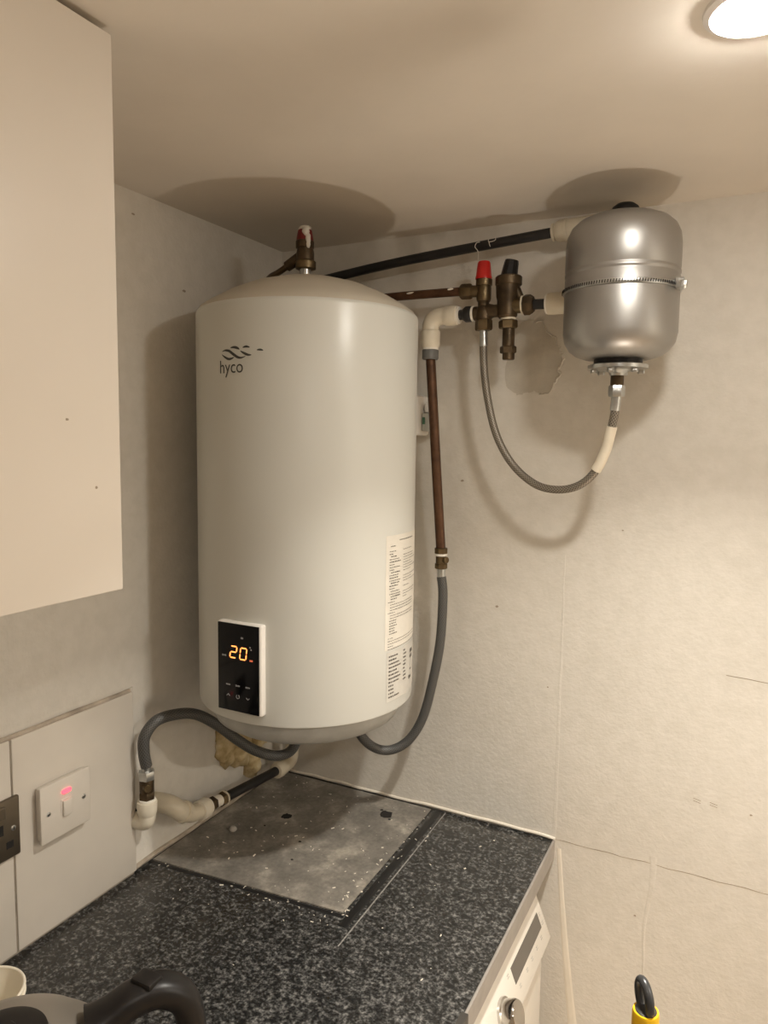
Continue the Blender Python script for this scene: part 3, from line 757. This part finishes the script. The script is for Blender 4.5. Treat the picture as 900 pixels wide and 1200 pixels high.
rc = thing('push_fit_coupling', 'cream push-fit coupling right of the valve group, half behind the silver tank', 'pipe fitting', (0.61, VY, 1.86), 'cream push-fit fittings')
mk('pipe_end', rod((qx + .044, VY, 1.881), (0.582, VY, 1.880), .0085), M_BLKP, rc, label='short black pipe end')
mk('mouth', lathe((0.5715, VY, 1.880), [(.0155, 0), (.0165, .001), (.0165, .003), (.0172, .004)], (1, 0, 0), 32), M_PTFE, rc)
mk('body', lathe((0.575, VY, 1.880), [(.0172, 0), (.0178, .003), (.0178, .02), (.0172, .05), (.0150, .055), (.0150, .06)], (1, 0, 0), 32), M_FIT, rc)
mk('wall_elbow', tube([(0.632, VY, 1.880), (0.640, VY + .004, 1.880), (0.648, VY + .02, 1.880), (0.648, -0.0002, 1.880)], .0125, 16), M_FIT, rc)

# cream elbow, copper drop, compression joint and grey hose on the right of the heater
el = thing('push_fit_elbow', 'cream push-fit elbow with a grey nut, above the vertical copper pipe', 'pipe fitting', (0.362, VY, 1.79), 'cream push-fit fittings')
ex = 0.3625
mk('pipe_end', rod((0.395, VY, 1.8715), (rx_ - .035, VY, 1.872), .0088), M_BLKP, el)
mk('socket', lathe((0.414, VY, 1.8715), [(.0142, 0), (.0165, .0015), (.0172, .006), (.0172, .022), (.0145, .026), (.0145, .03)], (-1, 0, 0), 32), M_FITB, el)
mk('tape_ring', rod((0.4135, VY, 1.8715), (0.418, VY, 1.8715), .0150, bev=.0005), M_PTFE, el)
mk('bend', tube([(0.392, VY, 1.8715), (0.378, VY, 1.871), (0.367, VY, 1.865), (ex, VY, 1.856), (ex, VY, 1.842)], .0152, 24), M_FITB, el)
mk('socket', lathe((ex, VY, 1.849), [(.0145, 0), (.0172, .003), (.0172, .026), (.0160, .030), (.0142, .0325)], (0, 0, -1), 32), M_FITB, el)
mk('ring', lathe((ex, VY, 1.8175), [(.0145, 0), (.0145, .004)], (0, 0, -1), 32), M_PTFE, el)
mk('grey_nut', lathe((ex + .0003, VY, 1.8138), [(.0138, 0), (.0150, .0015), (.0150, .0155), (.0135, .0175)], (0, 0, -1), 24), M_GREYN, el, label='dark grey collar nut')
dp = thing('copper_pipe', 'straight brown copper pipe running down beside the right of the heater', 'pipe', (0.385, -0.06, 1.43))
mk('pipe', tube([(ex + .0005, VY, 1.806), (0.3645, -0.074, 1.78), (0.376, -0.067, 1.60), (0.3855, -0.0605, 1.452)], .0088, 16, 6), M_COPPER, dp)
cj = thing('compression_joint', 'brass compression joint between the copper pipe and the grey hose', 'pipe fitting', (0.3865, -0.0605, 1.405))
mk('upper_nut', lathe((0.3862, -0.0605, 1.4525), [(.0105, 0), (.0128, .001), (.0128, .010), (.0112, .0115)], (0, 0, -1), 8), M_BRASS, cj)
mk('olive', rod((0.3864, -0.0605, 1.4415), (0.3864, -0.0605, 1.4375), .0118), M_PTFE, cj)
mk('body', rod((0.3866, -0.0605, 1.438), (0.3868, -0.0605, 1.4225), .0100), M_BRASS, cj)
mk('screw_boss', rod((0.3866, -0.0605, 1.4305), (0.4005, -0.0655, 1.4305), .0062, bev=.0008), M_BRASS, cj)
mk('lower_nut', lathe((0.3868, -0.0605, 1.4235), [(.0105, 0), (.0125, .001), (.0125, .009), (.0105, .0105)], (0, 0, -1), 8), M_BRASS, cj)
gh_ = thing('flexible_hose', 'dark grey flexible hose looping from the copper pipe up under the heater', 'hose', (0.33, -0.1, 1.055), 'grey flexible hoses')
mk('ferrule', rod((0.387, -0.0605, 1.414), (0.3885, -0.061, 1.393), .0078, bev=.0006), M_ZINC, gh_)
mk('hose', tube([(0.388, -0.061, 1.398), (0.3925, -0.062, 1.362), (0.391, -0.066, 1.279), (0.381, -0.072, 1.205), (0.365, -0.08, 1.13), (0.342, -0.09, 1.085), (0.317, -0.105, 1.066), (0.294, -0.12, 1.066), (0.277, -0.14, 1.084), (0.265, -0.155, 1.112), (0.262, -0.160, 1.14)], .0088, 16, 8), M_BRAIDG, gh_)

# ------------------------------------------------------------------ expansion vessel
tx, ty, tr = 0.701, -0.132, 0.084
ev = thing('expansion_vessel', 'silver expansion tank strapped to the back wall near the ceiling', 'tank', (tx, ty, 1.76))
prof = [(0.030, 1.7775), (0.050, 1.7785), (0.064, 1.7835), (0.074, 1.791), (0.081, 1.802), (0.084, 1.816)]
prof += [(0.084, 1.897), (0.0833, 1.8985), (0.0833, 1.9005), (0.0842, 1.902), (0.0842, 1.905), (0.0833, 1.9065), (0.0833, 1.9085), (0.084, 1.910)]
prof += [(0.084, 1.945), (0.082, 1.960), (0.0765, 1.972), (0.067, 1.981), (0.052, 1.9875), (0.03, 1.991), (0, 1.992)]
mk('shell', lathe((tx, ty, 0), prof, seg=96), M_STEEL, ev, angle=50)
mk('valve_cap', lathe((tx + .001, ty, 1.9905), [(.021, 0), (.021, .008), (.019, .013), (.013, .0175), (.006, .0193), (0, .0195)], seg=32), M_BLKPL, ev)
mk('dark_gasket', lathe((tx, ty, 1.7685), [(.036, 0), (.036, .010)], seg=40), M_BLKPL, ev)
fl = mk('flange', lathe((tx, ty, 1.7625), [(.038, 0), (.0445, .001), (.0448, .0065), (.042, .0075), (.03, .0078)], seg=48), M_ZINC, ev)
for i in range(6):
    a = 0.4 + i * PI / 3
    mk('bolt', hexnut((tx + .0355 * math.cos(a), ty + .0355 * math.sin(a), 1.7627), (tx + .0355 * math.cos(a), ty + .0355 * math.sin(a), 1.7565), .0055), M_ZINC, fl)
mk('hub', lathe((tx, ty, 1.7535), [(.0115, 0), (.0125, .004), (.018, .0085), (.018, .010)], seg=32), M_ZINC, ev)
mk('nipple', rod((tx, ty, 1.738), (tx, ty, 1.7545), .0100), M_DBRASS, ev)
mk('nipple_nut', hexnut((tx, ty, 1.739), (tx, ty, 1.7215), .0125), M_ZINC, ev)
sw_ = mk('strap', lathe((tx, ty, 1.8755), [(.0843, 0), (.0862, .0008), (.0868, .0035), (.0868, .0045), (.0862, .0072), (.0843, .008)], seg=96), M_ZINC, ev, label='zinc worm-drive strap')
b = bmesh.new()
for i in range(64):
    a = -PI + i * PI / 62 * 0.9 + 0.15
    c, s = math.cos(a), math.sin(a)
    p = V((tx + c * .0871, ty + s * .0871, 1.8795)); tg = V((-s, c, 0)); n = V((c, s, 0))
    q = [p - tg * .0010 - V((0, 0, .0022)), p + tg * .0002 - V((0, 0, .0022)), p + tg * .0010 + V((0, 0, .0022)), p - tg * .0002 + V((0, 0, .0022))]
    slab([tuple(x) for x in q], n, .0005, b)
mk('worm_slots', b, M_DARK, sw_, smooth=False)['kind'] = 'stuff'
a = -0.28; px_, py_ = tx + math.cos(a) * .0895, ty + math.sin(a) * .0895
cl = mk('strap_clamp', box((px_ - .006, py_ - .009, 1.873), (px_ + .0055, py_ + .009, 1.888), .0015, 2), M_ZINC, ev)
mk('clamp_screw', hexnut((px_ + .002, py_ - .011, 1.8775), (px_ + .010, py_ - .011, 1.8765), .0062), M_ZINC, cl)
mk('clamp_screw', rod((px_, py_ - .012, 1.883), (px_ + .006, py_ - .012, 1.883), .0035), M_ZINC, cl)
mk('wall_bracket', box((tx - .02, ty + .08, 1.855), (tx + .02, 0.0, 1.905), .002, 1), M_ZINC, ev)

bh = thing('braided_hose', 'steel braided hose looping from the valve group down and up to the silver tank', 'hose', (0.59, -0.1, 1.56))
BP = [(0.4627, VY, 1.838), (0.4655, VY, 1.780), (0.475, -0.076, 1.721), (0.493, -0.078, 1.661), (0.523, -0.082, 1.613), (0.564, -0.09, 1.581), (0.603, -0.098, 1.572), (0.640, -0.107, 1.579), (0.668, -0.116, 1.601), (0.686, -0.124, 1.636), (0.696, -0.130, 1.676), (tx, ty, 1.706)]
mk('hose', tube(BP, .0066, 16, 10), M_BRAID, bh)
mk('ferrule', rod((0.4627, VY, 1.8435), (0.464, VY, 1.815), .0073, bev=.0006), M_ZINC, bh)
mk('ferrule', rod((tx, ty, 1.7225), (tx - .0015, ty, 1.700), .0076, bev=.0006), M_ZINC, bh)
sp_ = smooth_path(BP, 10)
sel = [p for p in sp_ if p.x > 0.672 and p.z < 1.682][::3]
mk('tape_wrap', tube(sel, .0083, 16, 4), M_TAPE, bh, label='cream tape wrapping')

# ------------------------------------------------------------------ low pipework at the left wall
lh = thing('flexible_hose', 'dark grey flexible hose arching from the left wall valve to under the heater', 'hose', (0.09, -0.3, 1.05), 'grey flexible hoses')
mk('hose', tube([(0.020, -0.440, 1.103), (0.020, -0.445, 1.128), (0.021, -0.443, 1.156), (0.028, -0.422, 1.177), (0.040, -0.382, 1.177), (0.050, -0.347, 1.165), (0.065, -0.312, 1.137), (0.085, -0.282, 1.103), (0.105, -0.253, 1.075), (0.125, -0.218, 1.056), (0.145, -0.200, 1.062), (0.158, -0.196, 1.09), (0.163, -0.196, 1.14)], .0095, 16, 8), M_BRAIDG, lh)
mk('ferrule', rod((0.020, -0.440, 1.091), (0.020, -0.441, 1.111), .0082, bev=.0006), M_ZINC, lh)
iv = thing('isolating_valve', 'dirty brass isolating valve between the arched hose and its cream elbow', 'valve', (0.03, -0.434, 1.04))
lx, ly = 0.020, -0.440
mk('top_nut', hexnut((lx, ly, 1.095), (lx, ly, 1.080), .0140), M_ZINC, iv)
mk('body', lathe((lx, ly, 1.056), [(.0110, 0), (.0118, .003), (.0118, .022), (.0110, .025)], seg=24), M_DBRASS, iv)
mk('screw_slot', rod((lx + .005, ly - .006, 1.070), (lx + .0125, ly - .010, 1.070), .0066, bev=.0006), M_BRASS, iv)
mk('bottom_nut', hexnut((lx, ly, 1.0595), (lx, ly, 1.046), .0135), M_DBRASS, iv)
e1 = thing('push_fit_elbow', 'cream push-fit elbow coming out of the left wall under the arched hose', 'pipe fitting', (lx, ly, 0.995), 'cream push-fit fittings')
mk('collar_ring', rod((lx, ly, 1.0465), (lx, ly, 1.0425), .0138, bev=.0006), M_PTFE, e1)
mk('socket', lathe((lx, ly, 1.043), [(.0120, 0), (.0160, .001), (.0166, .005), (.0162, .019), (.0138, .025)], (0, 0, -1), 24), M_FITB, e1)
mk('bend', tube([(lx, ly, 1.024), (lx, ly, 1.014), (lx - .003, ly, 1.006), (lx - .012, ly, 1.002), (XA, ly, 1.001)], .0136, 16), M_FITB, e1)
dab((XA, ly - .004, 1.004), (1, 0, 0), .016, .019, M_DARK, e1, 'wall_hole', .1, 16, .0008)

e2 = thing('push_fit_elbow', 'pair of yellowed push-fit elbows curling out of the left wall onto the black pipe', 'pipe fitting', (0.03, -0.36, 0.965), 'cream push-fit fittings')
mk('bend', tube([(XA, -0.392, 1.013), (0.012, -0.392, 1.014), (0.028, -0.390, 1.012), (0.037, -0.383, 1.003), (0.039, -0.372, .993)], lambda t: .0155 + .0012 * math.sin(PI * t), 20), M_FIT, e2)
mk('collar', lathe((0.0385, -0.377, 0.999), [(.0160, 0), (.0188, .001), (.0188, .008), (.0160, .009)], (.0, .86, -.5), 28), M_FIT, e2)
mk('bend', tube([(0.039, -0.371, .994), (0.039, -0.358, .985), (0.039, -0.340, .980), (0.039, -0.325, .9785)], .0145, 20), M_FIT, e2)
mk('socket', lathe((0.039, -0.336, .9795), [(.0150, 0), (.0180, .0015), (.0180, .020), (.0155, .0225), (.0155, .026)], (0, 1, -.07), 28), M_FITB, e2)
lp = thing('low_black_pipe', 'black pipe with brass nuts lying low along the left wall under the heater', 'pipe', (0.039, -0.2, 0.945))
mk('pipe', tube([(0.039, -0.318, .9785), (0.039, -0.22, .968), (0.039, -0.10, .9565), (0.039, -0.062, .953)], .0095, 16, 4), M_BLKP, lp)
mk('nut', hexnut((0.039, -0.308, .9775), (0.039, -0.293, .976), .0132), M_DBRASS, lp)
mk('middle_ring', rod((0.039, -0.293, .976), (0.039, -0.276, .974), .0105, bev=.001), M_FLAKE, lp)
mk('nut', hexnut((0.039, -0.277, .974), (0.039, -0.258, .972), .0135), M_BRASS, lp)
mk('olive', rod((0.039, -0.267, .973), (0.039, -0.264, .9727), .0142), M_FIT, lp)
e3 = thing('push_fit_elbow', 'cream ribbed push-fit elbow in the corner at the far end of the low black pipe', 'pipe fitting', (0.04, -0.05, 0.935), 'cream push-fit fittings')
mk('socket', lathe((0.039, -0.098, .956), [(.0128, 0), (.0152, .001), (.0165, .004), (.0160, .007), (.0168, .010), (.0160, .013), (.0168, .016), (.0160, .019), (.0150, .03)], (0, 1, -.05), 28), M_FIT, e3)
mk('bend', tube([(0.039, -0.075, .9555), (0.040, -0.055, .956), (0.041, -0.043, .963), (0.041, -0.040, .978), (0.041, -0.040, 0.995)], .0140, 20), M_FIT, e3)
mk('upper_pipe', tube([(0.041, -0.040, .985), (0.041, -0.040, 1.02), (0.041, -0.034, 1.045), (0.041, -0.018, 1.055), (0.041, -0.0002, 1.056)], .0140, 16), M_FITB, e3)

fo = thing('foam_blob', 'crusty yellow expanding foam bulging from the left wall below the heater', 'foam', (0.0, -0.15, 0.93))
def blob(name, c, r, n=3, seed=0):
    rnd = random.Random(seed); b = bmesh.new(); bmesh.ops.create_icosphere(b, subdivisions=n, radius=1)
    ph_ = [rnd.uniform(0, 6.3) for _ in range(6)]
    for v in b.verts:
        k = 1 + .13 * math.sin(4 * v.co.y + ph_[0]) * math.sin(5 * v.co.z + ph_[1]) + .10 * math.sin(9 * v.co.z + ph_[2] + 3 * v.co.x) + .07 * math.sin(11 * v.co.y + ph_[3])
        v.co = V((max(XA, c[0] + v.co.x * r[0] * k), c[1] + v.co.y * r[1] * k, c[2] + v.co.z * r[2] * k))
    return mk(name, b, M_FOAM, fo, angle=80)
blob('bulge', (XA + .002, -0.200, 1.040), (.020, .030, .042), 3, 1)
blob('bulge', (XA + .004, -0.165, 1.022), (.026, .034, .040), 3, 2)
blob('bulge', (XA + .006, -0.125, 0.985), (.024, .020, .040), 3, 3)
blob('bulge', (XA + .004, -0.110, 1.030), (.026, .028, .036), 3, 4)
blob('bulge', (XA + .002, -0.215, 1.068), (.012, .014, .020), 2, 5)

# ------------------------------------------------------------------ switch and socket on the tiles
XS = XT
fs = thing('wall_switch', 'square white wall switch with a lit red neon on the tiles', 'switch', (XS, -0.5935, 1.060))
mk('back_box', box((XS, -0.634, 1.063), (XS + .012, -0.551, 1.143), .003, 2), M_SWITCH, fs)
mk('faceplate', box((XS + .0115, -0.6375, 1.0605), (XS + .0165, -0.5495, 1.1465), .0022, 2), M_SWITCH, fs)
xf = XS + .0165
rk = mk('rocker', box((xf - .001, -0.6015, 1.0895), (xf + .0045, -0.5865, 1.1135), .0012, 2), M_SWITCH, fs)
mk('rocker_frame', box((xf - .001, -0.6035, 1.0875), (xf + .0006, -0.5845, 1.1155), .0004, 1), M_CUP, fs)
mk('neon', box((xf - .0005, -0.6015, 1.1235), (xf + .0011, -0.5860, 1.1298), .0028, 3), M_NEON, fs, label='lit red neon')
for y in (-0.6245, -0.5625):
    s_ = mk('screw', lathe((xf, y, 1.1035), [(.0034, 0), (.0034, .0007), (.0026, .0011), (0, .0011)], (1, 0, 0), 20), M_ZINC, fs)
    mk('slot', box((xf + .0010, y - .0024, 1.1030), (xf + .0013, y + .0024, 1.1040)), M_DARK, s_, smooth=False)

ds = thing('double_socket', 'dark nickel double wall socket at the left edge on the tiles', 'socket', (XS, -0.735, 1.061))
mk('plate', box((XS, -0.8085, 1.0620), (XS + .0065, -0.6625, 1.1485), .0025, 3), M_NICKEL, ds)
xp = XS + .0066
def slot(y, z, w_, h_):
    mk('pin_hole', box((xp - .0006, y - w_ / 2, z - h_ / 2), (xp + .0003, y + w_ / 2, z + h_ / 2), .0002, 1), M_DARK, ds)
for yc in (-0.6925, -0.7785):
    mk('insert', box((xp - .003, yc - .018, 1.0685), (xp - .0002, yc + .018, 1.1130), .0004, 1), M_BLKPL, ds)
    slot(yc, 1.108, .0075, .0150); slot(yc + .0130, 1.083, .0110, .0100); slot(yc - .0130, 1.083, .0110, .0100)
    mk('rocker', box((xp - .001, yc - .0065, 1.1235), (xp + .0035, yc + .0065, 1.1415), .001, 1), M_NICKEL, ds)
for y in (-0.6735, -0.7975):
    s_ = mk('screw', lathe((xp - .0004, y, 1.1045), [(.0038, 0), (.0038, .0008), (.003, .0012), (0, .0012)], (1, 0, 0), 20), M_ZINC, ds)
    mk('slot', box((xp + .0007, y - .0006, 1.102), (xp + .0010, y + .0006, 1.107)), M_DARK, s_, smooth=False)

# ------------------------------------------------------------------ kettle
kx, ky = 0.352, -0.938
ke = thing('kettle', 'brushed grey kettle with a black lid and handle in the near left corner', 'kettle', (kx, ky, ZW))
mk('base', lathe((kx, ky, ZW), [(.098, 0), (.101, .003), (.101, .02), (.094, .024)], seg=64), M_BLKPL, ke)
mk('body', lathe((kx, ky, ZW), [(.092, .023), (.099, .027), (.103, .06), (.1035, .12), (.103, .155), (.099, .175), (.090, .193), (.075, .208), (.055, .219), (.033, .2255)], seg=96), M_KET, ke, angle=60)
ld_ = mk('lid', lathe((kx, ky, ZW), [(.036, .2245), (.035, .228), (.030, .2295), (.02, .230), (0, .230)], seg=64), M_BLKPL, ke)
mk('lid_knob', lathe((kx, ky, ZW), [(.012, .2295), (.011, .2345), (.009, .2365), (0, .237)], seg=32), M_BLKPL, ld_)
hd = V((.62, .78, 0)).normalized(); sd = V((-hd.y, hd.x, 0))
def kp(r, z): return V((kx, ky, ZW + z)) + hd * r
P = smooth_path([kp(.068, .214), kp(.086, .220), kp(.108, .230), kp(.132, .230), (kp(.152, .212)), kp(.158, .170), kp(.152, .11), kp(.134, .065), kp(.100, .05)], 8)
b = bmesh.new(); rings = []
for i, p in enumerate(P):
    d = (P[min(i + 1, len(P) - 1)] - P[max(i - 1, 0)]).normalized(); n = sd.cross(d)
    t = i / (len(P) - 1); ww = .0190 - .003 * math.sin(PI * t) + .004 * math.exp(-30 * t); hh = .0135
    rings.append([b.verts.new(p + sd * ww * math.copysign(abs(math.cos(a)) ** .7, math.cos(a)) + n * hh * math.copysign(abs(math.sin(a)) ** .7, math.sin(a))) for a in [2 * PI * k / 20 for k in range(20)]])
for r0, r1 in zip(rings, rings[1:]):
    for k in range(20): b.faces.new((r0[k], r0[(k + 1) % 20], r1[(k + 1) % 20], r1[k]))
b.faces.new(rings[0]); b.faces.new(rings[-1])
hn = mk('handle', b, M_BLKPL, ke, angle=70)
q = kp(.118, .2445)
mk('thumb_switch', box(q - V((.012, .009, .004)), q + V((.012, .009, .003)), .0025, 2), M_BLKPL, hn)
sq = V((kx, ky, ZW)) - hd * .088
mk('spout', lathe(sq + V((0, 0, .155)), [(.024, 0), (.021, .02), (.010, .048), (.006, .054)], V((-hd.x * .7, -hd.y * .7, 1)), 24), M_KET, ke)

# paper cups, one nested in the other
def cup(x, y, z, label, inner):
    t = thing('paper_cup', label, 'paper cup', (x, y, z), 'nested paper cups')
    H = 0.098
    mk('wall', lathe((x, y, z), [(0, .003), (.026, .003), (.027, .0), (.0285, .0), (.0395, H), (.0385, H), (.0275, .006), (0, .006)], seg=64), M_CUPW, t, angle=50)
    mk('rim', tube([(x + .0398 * math.cos(2 * PI * k / 48), y + .0398 * math.sin(2 * PI * k / 48), z + H) for k in range(49)], .0017, 8, 0), M_CUPW, t)
    if not inner:
        b = bmesh.new(); n = 180; lo = []; hi = []
        for k in range(n):
            a = 2 * PI * k / n; e = .0009 * (k % 3 == 0)
            for lst, hh in ((lo, .012), (hi, .088)):
                r = .0285 + .011 * hh / H + .0006 + e
                lst.append(b.verts.new((x + r * math.cos(a), y + r * math.sin(a), z + hh)))
        for k in range(n): b.faces.new((lo[k], lo[(k + 1) % n], hi[(k + 1) % n], hi[k]))
        mk('ribbed_sleeve', b, M_KRAFT, t, smooth=False, label='ribbed brown card sleeve')
    return t
cup(0.148, -0.818, ZW, 'lower of two nested paper cups, with a ribbed brown sleeve, left of the kettle', False)
cup(0.148, -0.818, ZW + 0.0085, 'upper white paper cup nested in the sleeved cup left of the kettle', True)

# ------------------------------------------------------------------ work lamp low on the floor, below the view
wx, wy = 1.02, -0.66
wl = thing('work_lamp', 'small black work lamp on the floor below the view, shining up at the ceiling', 'work lamp', (wx, wy, 0))
mk('housing', lathe((wx, wy, 0.13), [(.02, 0), (.05, .004), (.058, .02), (.060, .055), (.057, .058), (.052, .056), (.050, .046)], seg=48), M_BLKR, wl)
mk('lens', lathe((wx, wy, 0.174), [(.050, 0), (.050, .003), (.045, .006), (0, .008)], seg=40), mat('work lamp lens', (1, .95, .85), .4, var=0, emit=8.0, ecol=(1, .86, .66)), wl)
for sgn in (-1, 1):
    mk('stand_leg', tube([(wx + sgn * .066, wy, 0.16), (wx + sgn * .070, wy, 0.10), (wx + sgn * .072, wy, 0.03), (wx + sgn * .072, wy - .05, 0.007), (wx + sgn * .072, wy - .09, 0.006)], .006, 10), M_YEL, wl)
    mk('stand_foot', tube([(wx + sgn * .072, wy, 0.03), (wx + sgn * .072, wy + .03, .010), (wx + sgn * .072, wy + .09, .006)], .006, 10), M_YEL, wl)
    mk('pivot_knob', rod((wx + sgn * .056, wy, .16), (wx + sgn * .082, wy, .16), .012, bev=.002), M_BLKR, wl)
mk('cross_bar', rod((wx - .072, wy - .08, .006), (wx + .072, wy - .08, .006), .006), M_YEL, wl)
ld = bpy.data.lights.new('work_lamp_beam', 'AREA'); ld.shape = 'DISK'; ld.size = 0.09; ld.energy = WORK_W; ld.color = (1.0, 0.90, 0.77); ld.spread = math.radians(86)
lo = bpy.data.objects.new('beam', ld); COL.objects.link(lo); lo.parent = wl; lo.location = (0, 0, 0.186); lo.rotation_euler = (PI, 0, 0)

# ------------------------------------------------------------------ broom standing by the washing machine
bx_, by_ = 0.836, -0.644
br = thing('broom', 'yellow broom handle with a black hanging loop at the bottom right', 'broom', (bx_, by_, 0))
mk('handle', lathe((bx_, by_, 0.05), [(.0105, 0), (.0115, .01), (.0105, 1.0), (.0120, 1.01), (.0120, 1.082), (.0112, 1.085), (.0098, 1.085)], seg=40), M_YEL, br)
pl = mk('end_plug', lathe((bx_, by_, 1.1325), [(.0098, 0), (.0096, .003), (.006, .005), (0, .0052)], seg=32), M_BLKR, br)
hdv = V((.62, -.78, 0)).normalized()
b = tube([V((bx_, by_, 1.1330)) + hdv * (.0090 * math.sin(a) ) + V((0, 0, .0120 - .0140 * math.cos(a))) + V((-.004, .004, 0)) * (1 - math.cos(a)) * .5 for a in [2 * PI * k / 32 for k in range(33)]], .0042, 12, 0)
mk('hanging_loop', b, M_BLKR, br)
mk('head', box((bx_ - .03, by_ - .15, .05), (bx_ + .03, by_ + .15, .075), .006, 2), M_BLKR, br)
b = bmesh.new()
for i in range(40):
    for j in range(7):
        y = by_ - .143 + i * .00733; x = bx_ - .024 + j * .008
        rod((x, y, .051), (x + random.uniform(-.004, .004), y + random.uniform(-.004, .004), 0.0), .002, .0012, 5, bm=b)
bo = mk('bristles', b, M_BLKR, br, smooth=False); bo['kind'] = 'stuff'
